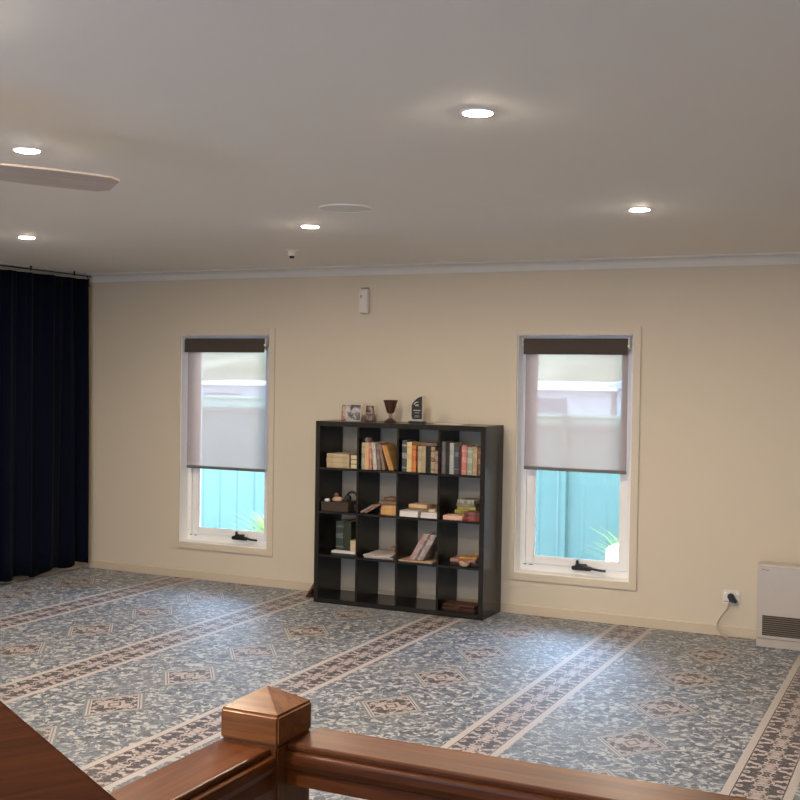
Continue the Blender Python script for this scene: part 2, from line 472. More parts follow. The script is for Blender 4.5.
r = thing('outdoor_unit', 'white box unit standing outside below the right window', 'outdoor unit', (1.80, 1.82, GZ))
bm = B(); box(bm, 0, .62, 0, .32, .05, .655, .02); obj('casing', bm, M['white'], r)
bm = B(); box(bm, .03, .59, .02, .30, 0, .05); obj('feet', bm, M['bar'], r)
bm = B()
for k in range(9): box(bm, .08, .40, -.006, .002, .10+k*.05, .115+k*.05)
obj('vent_grille', bm, M['alu'], r)

# ------------------------------------------------------------------ curtain and its rail
bm = B(); ny, nz = 260, 14; y0, y1 = -.115, -3.6
zb, ztp = .055, 2.690
grid = []
for i in range(ny+1):
    s = i/ny; y = y0+(y1-y0)*s; col = []
    ph = s*31*2*PI*.5 + 1.1*math.sin(s*23) + .6*math.sin(s*9+1)
    for j in range(nz+1):
        f = j/nz
        amp = .036*(1-.45*f) + .008*math.sin(s*40+f*2)
        x = -2.602 + amp*math.sin(ph+.5*(1-f)*math.sin(s*17)) + .010*math.sin(ph*2.3+f) - .012*f
        dz = (.02*math.sin(s*60) + .015*math.sin(s*23))*(1-f)
        col.append(bm.verts.new((x, y + .008*math.sin(ph*1.7+f*3), zb+(ztp-zb)*f + (dz if j == 0 else 0))))
    grid.append(col)
for a, b in zip(grid, grid[1:]):
    for j in range(nz): bm.faces.new((a[j], b[j], b[j+1], a[j+1]))
cu = obj('curtain', bm, M['curtain'], None, True)
so = cu.modifiers.new('thick', 'SOLIDIFY'); so.thickness = .004
tag(cu, 'floor length navy blue pleated curtain hanging along the left wall', 'curtain')
r = thing('curtain_rail', 'thin dark curtain rail with curved end above the navy curtain', 'curtain rail', (-2.60, -.10, 2.72))
bm = B(); tube(bm, smooth_pts([(0, -3.6, 0), (0, -1.5, 0), (0, -.1, 0), (-.004, -.03, -.004), (-.012, .005, -.03), (-.014, .010, -.075)], 6), .0055, 8); obj('rail', bm, M['dark_metal'], r, True)
for yb in (-.20, -.75, -1.3, -2.2, -3.1):
    bm = B(); box(bm, -.006, .006, yb-.008, yb+.008, -.012, .03, .002); obj('bracket', bm, M['dark_metal'], r)
bm = B(); lathe(bm, [(.005, -.010), (.012, -.004), (.012, .006), (.005, .012)], 14, (-.014, .012, -.085)); obj('finial', bm, M['dark_metal'], r, True)

# ------------------------------------------------------------------ ceiling things
def downlight(x, y, label):
    r = thing('downlight', label, 'downlight', (x, y, HC), 0, 'recessed ceiling downlights')
    bm = B(); lathe(bm, [(.050, 0), (.062, 0), (.062, -.003), (.057, -.006), (.050, -.006), (.050, 0)], 40, cap=False); obj('trim_ring', bm, M['white'], r, True)
    bm = B(); lathe(bm, [(.0005, -.0095), (.02, -.0093), (.036, -.0086), (.046, -.0071), (.0495, -.005), (.0495, -.0005)], 40); obj('diffuser', bm, M['lamp'], r, True)
G = 'unseen round warm downlight in the ceiling beyond the edges of the photo'
for x, y, l in ((3.16, -4.873, 'round glowing downlight at upper right, nearest one right of centre'), (1.192, -4.923, 'large round glowing downlight in ceiling just above the fan blade'),
                (-1.072, -2.521, 'small round glowing downlight in ceiling above the navy curtain'), (1.079, -2.405, 'small round glowing downlight beside the round ceiling speaker'),
                (3.122, -2.451, 'round glowing downlight in ceiling above the right window'),
                (-1.07, -4.95, G), (-1.07, -7.35, G), (2.35, -6.4, G), (3.12, -7.5, G), (1.1, -9.8, G), (4.2, -9.8, G)):  # the off-grid one is unseen, added to put a highlight on the newel cap
    downlight(x, y, l)
r = thing('ceiling_speaker', 'flat round white speaker set into the ceiling', 'speaker', (1.655, -3.02, HC))
bm = B(); lathe(bm, [(.136, 0), (.146, 0), (.146, -.006), (.143, -.009), (.136, -.009), (.136, 0)], 48, cap=False); obj('rim', bm, M['ceiling'], r, True)
bm = B(); lathe(bm, [(.001, -.006), (.135, -.005), (.135, -.001)], 48); obj('grille', bm, plain('speaker_mesh', (.80, .78, .74), .8, .1, .1, 600), r, True)
r = thing('ceiling_sensor', 'small white ceiling sensor with a dark underside near the cornice', 'sensor', (.265, -1.254, HC))
bm = B(); lathe(bm, [(.022, -.045), (.030, -.040), (.034, -.012), (.048, -.008), (.050, 0)], 28); obj('housing', bm, M['plastic'], r, True)
bm = B(); lathe(bm, [(.001, -.062), (.014, -.060), (.020, -.0451)], 20); obj('lens', bm, M['black'], r, True)
r = thing('motion_sensor', 'white motion sensor mounted high on the wall above the bookcase', 'motion sensor', (.230, 0, 2.352))
bm = B()
prof = [(0, 0), (0, .2), (-.028, .21), (-.050, .185), (-.052, .05), (-.040, .008), (-.02, 0)]
prism(bm, prof, -.038, .042, 'x'); 
bmesh.ops.bevel(bm, geom=[e for e in bm.edges if abs(e.verts[0].co.x-e.verts[1].co.x) < 1e-6], offset=.006, segments=2, affect='EDGES', clamp_overlap=True)
obj('housing', bm, M['plastic'], r, True)
bm = B(); box(bm, -.028, -.006, -.0545, -.046, .125, .155, .004); obj('lens', bm, plain('sensor_lens', (.36, .34, .33), .4), r)
bm = B(); box(bm, -.030, .034, -.034, -.004, .2035, .216, .003); obj('top_shadow_strip', bm, plain('sensor_shadow_gap', (.16, .14, .13), .6), r)  # dark strip standing in for the shaded gap along the sensor's top

# ceiling fan: only one blade reaches into the picture
HX, HY, HZ = 1.60, -5.875, 2.50
M['blade'] = wood('taupe_blade', (.46, .385, .335), (.56, .48, .42), 'x', .5, .3)
r = thing('ceiling_fan', 'taupe bladed ceiling fan at the left edge of the ceiling', 'ceiling fan', (HX, HY, 0))
bm = B(); lathe(bm, [(.05, HC), (.055, HC-.05), (.014, HC-.06), (.014, HZ+.07)][::-1], 24); obj('down_rod', bm, M['white'], r, True)
bm = B(); lathe(bm, [(.03, HZ-.04), (.085, HZ-.03), (.095, HZ), (.085, HZ+.05), (.03, HZ+.075)], 32); obj('motor', bm, M['white'], r, True)
bm = B(); lathe(bm, [(.001, HZ-.135), (.06, HZ-.13), (.078, HZ-.11), (.08, HZ-.045), (.04, HZ-.038)], 32); obj('light_cover', bm, M['white'], r, True)
for k in range(3):
    ang = math.radians(62.5+120*k)
    bm = B(); n = 14; top = []; bot = []
    for i in range(n+1):
        f = i/n; xx = .13+.565*f; hw = .052+.022*math.sin(f*PI*.8)
        if f > .93: hw *= .72
        for lst, dz in ((top, .004), (bot, -.004)):
            lst.append((bm.verts.new((xx, -hw, dz)), bm.verts.new((xx, hw, dz))))
    for i in range(n):
        bm.faces.new((top[i][0], top[i+1][0], top[i+1][1], top[i][1])); bm.faces.new((bot[i][0], bot[i][1], bot[i+1][1], bot[i+1][0]))
        bm.faces.new((top[i][0], bot[i][0], bot[i+1][0], top[i+1][0])); bm.faces.new((top[i][1], top[i+1][1], bot[i+1][1], bot[i][1]))
    bm.faces.new((top[0][0], top[0][1], bot[0][1], bot[0][0])); bm.faces.new((top[n][0], bot[n][0], bot[n][1], top[n][1]))
    bmesh.ops.recalc_face_normals(bm, faces=bm.faces)
    bl = obj('blade', bm, M['blade'], r)
    bl.matrix_local = Matrix.Translation((0, 0, HZ+.012)) @ Matrix.Rotation(ang, 4, 'Z') @ Matrix.Rotation(math.radians(-13), 4, 'X')
    bm = B(); box(bm, .07, .19, -.022, .022, -.010, -.003, .002); box(bm, .07, .09, -.022, .022, -.03, -.003)
    br = obj('blade_iron', bm, M['white'], r); br.matrix_local = bl.matrix_local.copy()

# ------------------------------------------------------------------ bookcase
W = 1.47; O = .04; T = .017; C = (W-2*O-3*T)/4; D0, D1 = -.40, -.01
CX = [O+i*(C+T) for i in range(4)]; CZ = [W-O-(j+1)*C-j*T+.0006 for j in range(4)]
r = thing('bookcase', 'black brown cube bookcase of sixteen open compartments against the wall', 'bookcase', (0, 0, 0))
bm = B(); box(bm, 0, O, D0, D1, 0, W, .002); obj('side_panel', bm, M['shelf'], r)
bm = B(); box(bm, W-O, W, D0, D1, 0, W, .002); obj('side_panel', bm, M['shelf'], r)
bm = B(); box(bm, O, W-O, D0, D1, W-O, W, .002); obj('top_panel', bm, M['shelf'], r)
bm = B(); box(bm, O, W-O, D0, D1, 0, O, .002); obj('base_panel', bm, M['shelf'], r)
for i in range(3):
    bm = B(); box(bm, CX[i]+C, CX[i+1], D0+.004, D1, O, W-O, .001); obj('divider', bm, M['shelf'], r)
for j in range(3):
    bm = B()
    for i in range(4): box(bm, CX[i], CX[i]+C, D0+.004, D1, CZ[j]-.0006-T, CZ[j]-.0006, .001)
    obj('shelf', bm, M['shelf'], r)

# ------------------------------------------------------------------ books
def book_mesh(t, h, d, cov, pages):
    """spine at y=0, thickness along x, height along z"""
    b = .0025 if t > .012 else .0015
    bm = B()
    box(bm, -t/2, -t/2+b, .002, d, 0, h, .0006, 1); box(bm, t/2-b, t/2, .002, d, 0, h, .0006, 1)
    n = 6; prof = []
    for k in range(n+1):
        a = PI*k/n; prof.append((-t/2*math.cos(a), .003-.003*math.sin(a)))
    prof += [(t/2, .005), (-t/2, .005)]
    prism(bm, prof, 0, h, 'z')
    o = obj('book', bm, cov)
    bm = B(); box(bm, -t/2+b+.0002, t/2-b-.0002, .0055, d-.004, .003, h-.003); obj('page_block', bm, pages, o)
    return o
def col2(c): return cover(c[0], c[1], c[2] if len(c) > 2 else 0)
def upright(x, y, z, t, h, d, c, label, lean=0.0, group='books in the bookcase', pages=None):
    """lean in degrees, positive = top to the right; x = pivot corner"""
    o = book_mesh(t, h, d, col2(c), pages or M['pages'])
    th = math.radians(lean); sh = -t/2 if lean > 0 else t/2
    o.matrix_world = Matrix.Translation((x, y, z)) @ Matrix.Rotation(th, 4, 'Y') @ Matrix.Translation((sh, 0, 0))
    return tag(o, label, 'book', group)
def flat(x0, x1, y, z, t, d, c, label, yaw=0.0, fore=False, group='books in the bookcase', pages=None, name=None):
    """lying on its side between x0 and x1, front edge at y, underside at z"""
    h = x1-x0
    o = book_mesh(t, h, d, col2(c), pages or M['pages'])
    a = math.radians(yaw)+(PI if fore else 0)
    o.matrix_world = Matrix.Translation(((x0+x1)/2, y+d/2, z+t/2)) @ Matrix.Rotation(a, 4, 'Z') @ Matrix.Rotation(PI/2, 4, 'Y') @ Matrix.Translation((0, -d/2, -h/2))
    if name: o.name = name
    return tag(o, label, 'magazine' if name == 'magazine' else 'book', group)
def row(x, y, z, items, rlabel):
    """left-leaning or upright row; each item (t, h, d, colours, lean, label)"""
    prev = None
    for t, h, d, c, lean, lab in items:
        th = math.radians(lean)
        if prev:
            p, pt, phh, pth = prev
            cs = [(p+pt*math.cos(pth)-phh*math.sin(pth), pt*math.sin(pth)+phh*math.cos(pth)), (p+pt*math.cos(pth), pt*math.sin(pth))]
            x = max(cx+cz*math.tan(th) for cx, cz in cs)+.0008
        upright(x, y, z, t, h, d, c, lab, -lean, rlabel)
        prev = (x, t, h, th)
    return prev[0]+prev[1]

cream = (.48, .38, .24); dcov = (.03, .022, .016)
# top row, first compartment: two flat stacks
z = CZ[0]
for k, (tt, lab) in enumerate(((.038, 'thick cream book at the bottom of wide flat stack, top left compartment'), (.040, 'thick cream book in the middle of wide flat stack, top left compartment'), (.036, 'thick cream book on top of wide flat stack, top left compartment'))):
    flat(.092-.004*(k == 1), .296, -.375, z, tt, .20, ((.40, .31, .19), (.50, .40, .26), 2), lab, 0, False, 'cream books in the top left compartment'); z += tt
z = CZ[0]
for k, lab in enumerate(('small dark book at the bottom of narrow pile, top left compartment', 'small dark book in the middle of narrow pile, top left compartment', 'small dark book on top of narrow pile, top left compartment')):
    flat(.308, .371, -.375, z, .037, .13, (dcov, dcov), lab, 0, True, 'small books beside the cream stack', plain('bright_pages', (.62, .52, .34), .8)); z += .037
# top row, second compartment: leaning row
row(.404, -.372, CZ[0], [
    (.030, .212, .16, ((.36, .33, .23), (.20, .18, .12), 0), 0, 'sage cream book at left end of leaning row'),
    (.034, .214, .16, ((.58, .38, .22), (.62, .30, .18), 2), 0, 'peach and orange book second in leaning row'),
    (.018, .213, .15, ((.50, .20, .15), (.60, .45, .36), 0), 2.5, 'thin pinkish red book third in leaning row'),
    (.034, .214, .16, ((.46, .43, .40), (.30, .28, .26), 1), 6, 'light grey book fourth in leaning row'),
    (.026, .208, .15, ((.16, .12, .10), (.28, .22, .18), 0), 8, 'dark taupe book fifth in leaning row'),
    (.026, .206, .15, ((.20, .14, .11), (.12, .08, .06), 1), 10, 'brown taupe book left of the slanted orange book'),
    (.016, .208, .15, ((.56, .24, .07), (.60, .36, .16), 2), 19, 'slanted bright orange book in leaning row'),
    (.024, .200, .15, ((.42, .23, .07), (.34, .16, .05), 0), 19, 'amber brown slanted book at right end of leaning row')], 'leaning books in the second top compartment')
bm = B(); box(bm, .418, .452, -.345, -.28, CZ[0]+.2135, CZ[0]+.250, .006); o = obj('small_box', bm, plain('grey_card', (.20, .18, .18), .6)); tag(o, 'small grey box lying on top of the leaning row of books', 'box')
# top row, third compartment
Z0 = CZ[0]; gl = 'upright books in the third top compartment'
def run(xs, items, group):
    for (xa, xb), (h, d, c, lab) in zip(xs, items):
        upright(xa+.0006, -.372, Z0, xb-xa-.0012, h, d, c, lab, 0, group)
run([(.760, .803), (.803, .846), (.846, .882), (.896, .931), (.931, .965), (.967, 1.008), (1.008, 1.042), (1.045, 1.076)], [
    (.245, .17, ((.055, .065, .075), (.42, .42, .40), 0), 'tall slate book with pale bands left of a yellow book'),
    (.232, .17, ((.58, .46, .24), (.45, .33, .15), 0), 'pale yellow book beside the tall slate book'),
    (.208, .16, ((.50, .19, .05), (.42, .05, .03), 0), 'orange book with red bands in third top compartment'),
    (.205, .16, ((.40, .32, .22), (.30, .22, .14), 0), 'tan book just right of the orange one'),
    (.205, .16, ((.34, .29, .17), (.42, .36, .24), 1), 'olive cream book left of the wide black book'),
    (.205, .17, ((.008, .008, .008), (.012, .012, .012), 2), 'wide black book in the third top compartment'),
    (.203, .16, ((.34, .28, .18), (.02, .02, .02), 0), 'cream book with black bands right of the wide black book'),
    (.172, .14, ((.40, .24, .20), (.20, .08, .06), 0), 'short pinkish brown book at right end of third top compartment')], gl)
flat(.900, 1.040, -.33, Z0+.2055, .022, .13, ((.16, .10, .065), (.20, .14, .09), 2), 'brown book lying on top of the upright books', 0, False, gl)
run([(1.098, 1.131), (1.131, 1.163), (1.165, 1.202), (1.204, 1.243), (1.243, 1.262), (1.264, 1.308), (1.311, 1.354), (1.354, 1.394), (1.399, 1.428)], [
    (.246, .18, ((.12, .105, .11), (.18, .16, .16), 2), 'tall grey purple book at left of the last top compartment'),
    (.240, .18, ((.012, .012, .014), (.03, .03, .03), 2), 'tall black book second in the last top compartment'),
    (.238, .17, ((.34, .36, .34), (.26, .28, .27), 1), 'tall light grey green book in the last top compartment'),
    (.216, .17, ((.05, .06, .068), (.20, .26, .28), 1), 'dark slate book right of the light grey green book'),
    (.214, .16, ((.07, .012, .02), (.05, .01, .015), 2), 'thin dark maroon book left of the pink red book'),
    (.222, .17, ((.46, .17, .15), (.55, .32, .28), 0), 'pink red book in the last top compartment'),
    (.214, .16, ((.26, .29, .23), (.45, .45, .38), 0), 'sage green book with pale bands right of the pink one'),
    (.214, .16, ((.34, .25, .15), (.42, .34, .24), 1), 'tan book second from the right end of top row'),
    (.208, .16, ((.18, .09, .07), (.34, .24, .20), 0), 'brown banded book at the right end of top row')], 'upright books in the last top compartment')

# second row, first compartment: box of odds and ends
Z1 = CZ[1]
r = thing('storage_box', 'low dark brown box with odds and ends in second row', 'box', (.046, -.375, Z1))
M['boxbrown'] = plain('dark_brown_card', (.050, .035, .027), .6, .3, .1)
bm = B(); box(bm, 0, .245, 0, .22, 0, .070, .003); obj('body', bm, M['boxbrown'], r)
bm = B(); box(bm, -.003, .248, -.003, .223, .055, .074, .003); obj('lid', bm, M['boxbrown'], r)
bm = B(); lathe(bm, [(.020, 0), (.022, .004), (.022, .016), (.018, .020)], 20, (.082, -.34, Z1+.0742)); tag(obj('white_cap', bm, M['white'], None, True), 'small white round cap lying on the dark brown box', 'cap')
r = thing('ornament', 'small peach and brown figurine lying on the dark brown box', 'ornament', (.165, -.32, Z1+.0742))
bm = B(); lathe(bm, [(.01, 0), (.030, .006), (.034, .02), (.022, .036), (.008, .040)], 20); bm.transform(Matrix.Scale(1.35, 4, (1, 0, 0))); obj('body', bm, plain('peach_ceramic', (.52, .33, .23), .5), r, True)
bm = B(); lathe(bm, [(.006, 0), (.016, .008), (.017, .02), (.006, .030)], 16, (-.012, .004, .0385)); obj('head', bm, plain('brown_ceramic', (.24, .12, .07), .5), r, True)
r = thing('headphones', 'glossy black headphones beside the dark brown box in second row', 'headphones', (.318, -.30, Z1))
pts = [(-.075+.0, 0, .108)] + [(-.028+.050*math.cos(PI-a), 0, .095+.062*math.sin(a)) for a in [PI*k/10 for k in range(1, 10)]] + [(.022, 0, .05)]
bm = B(); tube(bm, smooth_pts(pts, 4), .009, 10); obj('headband', bm, M['black'], r, True)
for cx, cz, rr in ((-.060, .1045, .030), (.018, .034, .034)):
    bm = B(); lathe(bm, [(.010, -.014), (rr*.9, -.012), (rr, -.004), (rr, .006), (rr*.8, .013), (.010, .014)], 24)
    bm.transform(Matrix.Translation((cx, -.012, cz)) @ Matrix.Rotation(PI/2, 4, 'X')); obj('ear_cup', bm, plain('gloss_black', (.012, .012, .013), .12, .6), r, True)
# second row, second compartment
g = 'books piled in the second row, second compartment'
flat(.585, .724, -.375, Z1, .038, .20, ((.52, .27, .10), (.56, .33, .15), 2), 'lower tan orange book of the pile in second row', 0, False, g)
flat(.588, .720, -.372, Z1+.038, .036, .19, ((.50, .28, .12), (.56, .34, .17), 2), 'upper tan orange book of the pile in second row', 0, False, g)
flat(.540, .714, -.330, Z1+.0748, .026, .15, ((.19, .13, .09), (.14, .10, .07), 2), 'grey brown book lying on the tan orange pair', 4, False, g)
flat(.575, .700, -.300, Z1+.1015, .030, .11, ((.11, .065, .040), (.26, .15, .09), 2), 'dark brown book topmost on the tan orange pile', -6, False, g)
for k, (xp, cc, lab) in enumerate(((.448, ((.20, .10, .075), (.30, .22, .18), 0), 'brown book slanting against the tan orange pile'), (.410, ((.30, .24, .22), (.20, .14, .12), 0), 'mauve grey book slanting, leftmost in front of the tan pile'))):
    o = book_mesh(.016, (.150, .120)[k], .17, col2(cc), M['pages']); th = math.radians(90-30)
    o.matrix_world = Matrix.Translation((xp, -.372, Z1)) @ Matrix.Rotation(th, 4, 'Y') @ Matrix.Translation((-.008, 0, 0)); tag(o, lab, 'book', g)
# second row, third compartment
g = 'books piled in the second row, third compartment'
lil = ((.60, .55, .56), (.66, .62, .62), 2)
flat(.748, .910, -.380, Z1, .046, .20, lil, 'thick white book lying alone at left of third compartment', 0, True, g, M['paper'])
flat(.928, 1.074, -.380, Z1, .023, .20, lil, 'lower white book of the right pile in third compartment', 0, True, g, M['paper'])
flat(.932, 1.074, -.376, Z1+.023, .022, .19, ((.55, .42, .42), (.62, .56, .55), 2), 'upper pinkish white book of the right pile in third compartment', 0, True, g, M['paper'])
flat(.826, .985, -.335, Z1+.0465, .020, .13, ((.20, .15, .08), (.26, .2, .12), 2), 'olive brown book bridging the two white piles', 0, False, g)
flat(.816, .975, -.345, Z1+.0670, .030, .13, ((.52, .35, .20), (.56, .42, .28), 2), 'peach tan book topmost in the third compartment', -4, False, g)
flat(.990, 1.050, -.360, Z1+.0455, .024, .10, ((.50, .40, .26), (.42, .30, .20), 2), 'small cream book on the right white pile', 0, True, g)
flat(.988, 1.074, -.250, Z1+.0455, .044, .12, ((.07, .04, .03), (.12, .07, .05), 2), 'dark brown book behind on the right white pile', 0, False, g)
# second row, fourth compartment
g = 'books piled in the second row, last compartment'
flat(1.125, 1.285, -.385, Z1, .034, .12, ((.60, .36, .28), (.64, .48, .38), 2), 'peach pink book lying in front in last compartment of second row', 0, False, g)
flat(1.292, 1.424, -.385, Z1, .034, .13, ((.14, .018, .016), (.30, .10, .08), 2), 'dark red book at lower right of last compartment, second row', 0, False, g)
flat(1.300, 1.424, -.382, Z1+.034, .036, .12, ((.10, .030, .025), (.22, .10, .09), 2), 'maroon book lying on the dark red one', 0, False, g)
zz = Z1
for tt, xa, xb, cc, yw, lab in ((.034, 1.15, 1.330, ((.07, .03, .02), (.14, .07, .05), 2), 0, 'dark brown book at bottom of the tall rear pile'),
        (.030, 1.160, 1.330, ((.30, .25, .05), (.18, .15, .04), 2), 3, 'mustard olive book second from bottom of the tall rear pile'),
        (.026, 1.190, 1.345, ((.34, .32, .08), (.2, .2, .06), 2), -4, 'yellow green book in the middle of the tall rear pile'),
        (.024, 1.175, 1.325, ((.19, .17, .14), (.26, .24, .21), 2), 2, 'grey brown book under the light top book of rear pile'),
        (.032, 1.190, 1.340, ((.38, .35, .29), (.10, .09, .08), 0), -9, 'light grey book topmost of the tall rear pile')):
    flat(xa, xb, -.245, zz, tt, .15, cc, lab, yw, False, g); zz += tt+.0003
# third row, first compartment
Z2 = CZ[2]
r = thing('paper_stack', 'flat white paper stack under the dark green binders', 'paper stack', (.150, -.385, Z2))
bm = B(); box(bm, 0, .217, .004, .28, 0, .020, .001); obj('dark_folder', bm, plain('dark_green_card', (.02, .03, .025), .6), r)
bm = B(); box(bm, 0, .217, 0, .28, .020, .036, .001); obj('sheets', bm, M['paper'], r)
gb = 'dark green binders in the third row'
for xa, xb, c_, lab in ((.165, .232, ((.032, .045, .042), (.15, .18, .17), 0), 'dark green binder with pale spine bands, left of the pair'), (.234, .300, ((.022, .028, .016), (.03, .035, .02), 2), 'plain dark olive binder, right of the pair')):
    o = upright(xa, -.335, Z2+.0365, xb-xa, .232, .22, c_, lab, 0, gb); o.name = 'binder'; o['category'] = 'binder'
zz = Z2+.0365
for k, (tt, c_, lab) in enumerate(((.028, ((.46, .38, .28), (.5, .42, .32), 2), 'cream booklet at the bottom beside the dark olive binder'), (.036, ((.56, .48, .38), (.42, .34, .26), 2), 'thick pale book in the middle beside the dark olive binder'), (.026, ((.30, .19, .10), (.42, .3, .2), 2), 'brown booklet on top beside the dark olive binder'))):
    flat(.306, .366, -.36, zz, tt, .16, c_, lab, 0, True, 'small books beside the binders'); zz += tt+.0003
# third row, second compartment: magazines lying flat
g = 'magazines lying in the third row'
for k, (xa, xb, tt, c_, yw, lab) in enumerate(((.440, .690, .012, ((.34, .30, .29), (.42, .38, .37), 2), 2, 'grey magazine at the bottom of flat pile in third row'), (.436, .680, .012, ((.46, .43, .42), (.5, .46, .45), 2), -3, 'pale grey magazine in the middle of flat pile in third row'), (.455, .680, .010, ((.42, .37, .36), (.30, .22, .2), 2), 4, 'mauve grey magazine on top of flat pile in third row'))):
    flat(xa, xb, -.375, Z2+.0003+k*.0122, tt, .27, c_, lab, yw, False, g, M['paper'], 'magazine')
bm = B(); box(bm, .565, .690, -.16, -.08, Z2+.0375, Z2+.070, .006); tag(obj('pencil_case', bm, plain('tan_fabric', (.22, .14, .09), .7)), 'small brown pouch at the back on the flat magazines', 'pouch')
# third row, third compartment
flat(.752, 1.040, -.390, Z2, .014, .30, ((.40, .27, .18), (.34, .22, .14), 2), 'flat tan folder under the slanted magazines', 0, False, None, M['paper']).name = 'folder'
g = 'slanted magazines in the third row'
cols = [((.26, .22, .22), (.5, .46, .44), 1, 'grey magazine leaning nearest the right divider'), ((.42, .36, .35), (.2, .16, .16), 0, 'pale grey magazine second from the right divider'), ((.15, .11, .10), (.34, .28, .26), 0, 'dark taupe magazine in the middle of slanted group'), ((.40, .34, .33), (.24, .18, .18), 1, 'light mauve magazine fourth from the right divider'), ((.42, .22, .20), (.46, .38, .36), 2, 'pinkish magazine at the left of slanted group')]
xp = .952
for (ca, cb, kk, lab), tt in zip(cols, (.022, .020, .018, .022, .018)):
    o = upright(xp, -.375, Z2+.0145, tt, .232, .20, (ca, cb, kk), lab, 30, g, M['paper']); o.name = 'magazine'; o['category'] = 'magazine'
    xp -= tt/math.cos(math.radians(30))+.001
# third row, fourth compartment
g = 'books lying in the third row, last compartment'
flat(1.170, 1.400, -.33, Z2, .026, .18, ((.035, .018, .018), (.06, .04, .04), 2), 'dark book at the bottom of low pile, last compartment', 0, False, g)
flat(1.165, 1.370, -.335, Z2+.0263, .024, .18, ((.30, .16, .13), (.22, .1, .09), 2), 'reddish mauve book on the dark one, last compartment', 3, False, g)
flat(1.240, 1.375, -.340, Z2+.0506, .018, .12, ((.46, .22, .05), (.3, .14, .04), 2), 'orange brown book topmost of low pile, last compartment', 12, False, g)
flat(1.325, 1.425, -.148, Z2, .050, .12, ((.42, .33, .22), (.3, .22, .15), 2), 'thick cream book at the back right of last compartment', 0, True, g)
flat(1.310, 1.420, -.146, Z2+.0503, .032, .12, ((.46, .37, .25), (.3, .22, .15), 2), 'cream book on top at the back right of last compartment', 0, True, g)
bm = B(); lathe(bm, [(.012, 0), (.026, .012), (.030, .030), (.024, .048), (.01, .054)], 20, (1.395, -.09, Z2+.0827)); tag(obj('pot', bm, M['black'], None, True), 'little dark pot on the cream books at back right', 'pot')
bm = B(); lathe(bm, [(.020, 0), (.034, .008), (.043, .028), (.045, .036), (.040, .036), (.030, .012), (.002, .008)], 24, (1.300, -.362, Z2)); tag(obj('bowl', bm, plain('cream_ceramic', (.56, .42, .27), .4), None, True), 'small cream bowl in front of low pile, last compartment', 'bowl')
# bottom row: brown leather case
r = thing('leather_case', 'flat brown leather case lying in the bottom right compartment', 'case', (1.120, -.385, CZ[3]))
bm = B(); box(bm, 0, .285, 0, .22, 0, .045, .016, 4); obj('body', bm, M['brown_case'], r, True)
bm = B(); box(bm, .004, .281, -.003, .16, .040, .056, .007, 3); obj('flap', bm, M['brown_case'], r, True)
bm = B(); box(bm, .125, .160, -.008, .010, .020, .046, .003); obj('strap', bm, M['brown_case'], r)

# ------------------------------------------------------------------ on top of the bookcase
def picture(name, pal, sc, seed):
    t = NT(name); v = t.coords('Object', (1, 1, 1)); mp = v.node; mp.inputs['Location'].default_value = (seed, seed*1.7, 0)
    n = t.noise(v, sc, 2, .5, .6); rp = t.node('ShaderNodeValToRGB'); rp.color_ramp.interpolation = 'EASE'
    t.link(n, rp.inputs[0])
    while len(rp.color_ramp.elements) < len(pal): rp.color_ramp.elements.new(.5)
    for k, cc in enumerate(pal):
        e = rp.color_ramp.elements[k]; e.position = .30+.40*k/(len(pal)-1); e.color = tuple(cc)+(1,)
    return t.base(rp.outputs[0], .3, .4)
def photo(x0, x1, y, h, mat, frame, label, yaw):
    w = x1-x0
    r = thing('photo_card', label, 'photo card', ((x0+x1)/2, y, W), math.radians(yaw), 'photo cards on the bookcase')
    R = Matrix.Rotation(math.radians(-8), 4, 'X')
    bm = B(); box(bm, -w/2, w/2, 0, .008, .0015, h, .0015); bm.transform(R); obj('backing', bm, frame, r)
    bm = B(); box(bm, -w/2+.006, w/2-.006, -.0012, -.0002, .008, h-.006); bm.transform(R); obj('picture', bm, mat, r)
    bm = B(); prism(bm, [(.010, .0005), (.045, .0005), (.016, h*.6), (.0155, h*.6)], -.006, .006, 'x'); obj('easel_leg', bm, frame, r)
fr = plain('brown_frame', (.10, .05, .03), .5); frw = plain('pale_card', (.50, .47, .46), .5)
photo(.115, .205, -.185, .130, picture('pink_picture', [(.10, .04, .03), (.42, .18, .16), (.50, .40, .34), (.45, .36, .28)], 22, 1.0), fr, 'brown edged photo card with pink picture, leftmost on bookcase top', 0)
photo(.190, .325, -.245, .140, picture('grey_picture', [(.03, .03, .035), (.12, .12, .14), (.40, .38, .40), (.52, .48, .48)], 20, 3.4), frw, 'white photo card with dark grey shapes on bookcase top', 0)
photo(.325, .395, -.165, .128, picture('dark_picture', [(.04, .02, .015), (.12, .06, .05), (.32, .26, .26), (.07, .04, .03)], 26, 6.2), fr, 'dark brown photo card behind, rightmost of the cards', 0)
r = thing('goblet', 'dark brown goblet on top of the bookcase left of the award', 'goblet', (.572, -.20, W))
M['goblet'] = wood('turned_dark_wood', (.035, .014, .008), (.085, .036, .020), 'z', .3, .5)
bm = B(); lathe(bm, [(.014, .068), (.026, .074), (.034, .092), (.046, .135), (.058, .172), (.060, .178), (.055, .178), (.042, .135), (.028, .095), (.004, .085)], 36); obj('cup', bm, M['goblet'], r, True)
bm = B(); lathe(bm, [(.016, .030), (.012, .038), (.016, .050), (.0135, .060), (.0145, .070)], 28); obj('stem', bm, plain('pale_stem', (.30, .22, .20), .4), r, True)
bm = B(); lathe(bm, [(.050, 0), (.052, .006), (.040, .016), (.022, .026), (.016, .032)], 36); obj('foot', bm, M['goblet'], r, True)
r = thing('award', 'black sail shaped award on a black base on the bookcase', 'award', (.810, -.20, W))
bm = B(); box(bm, -.064, .064, -.035, .035, 0, .017, .003); obj('base', bm, M['black'], r)
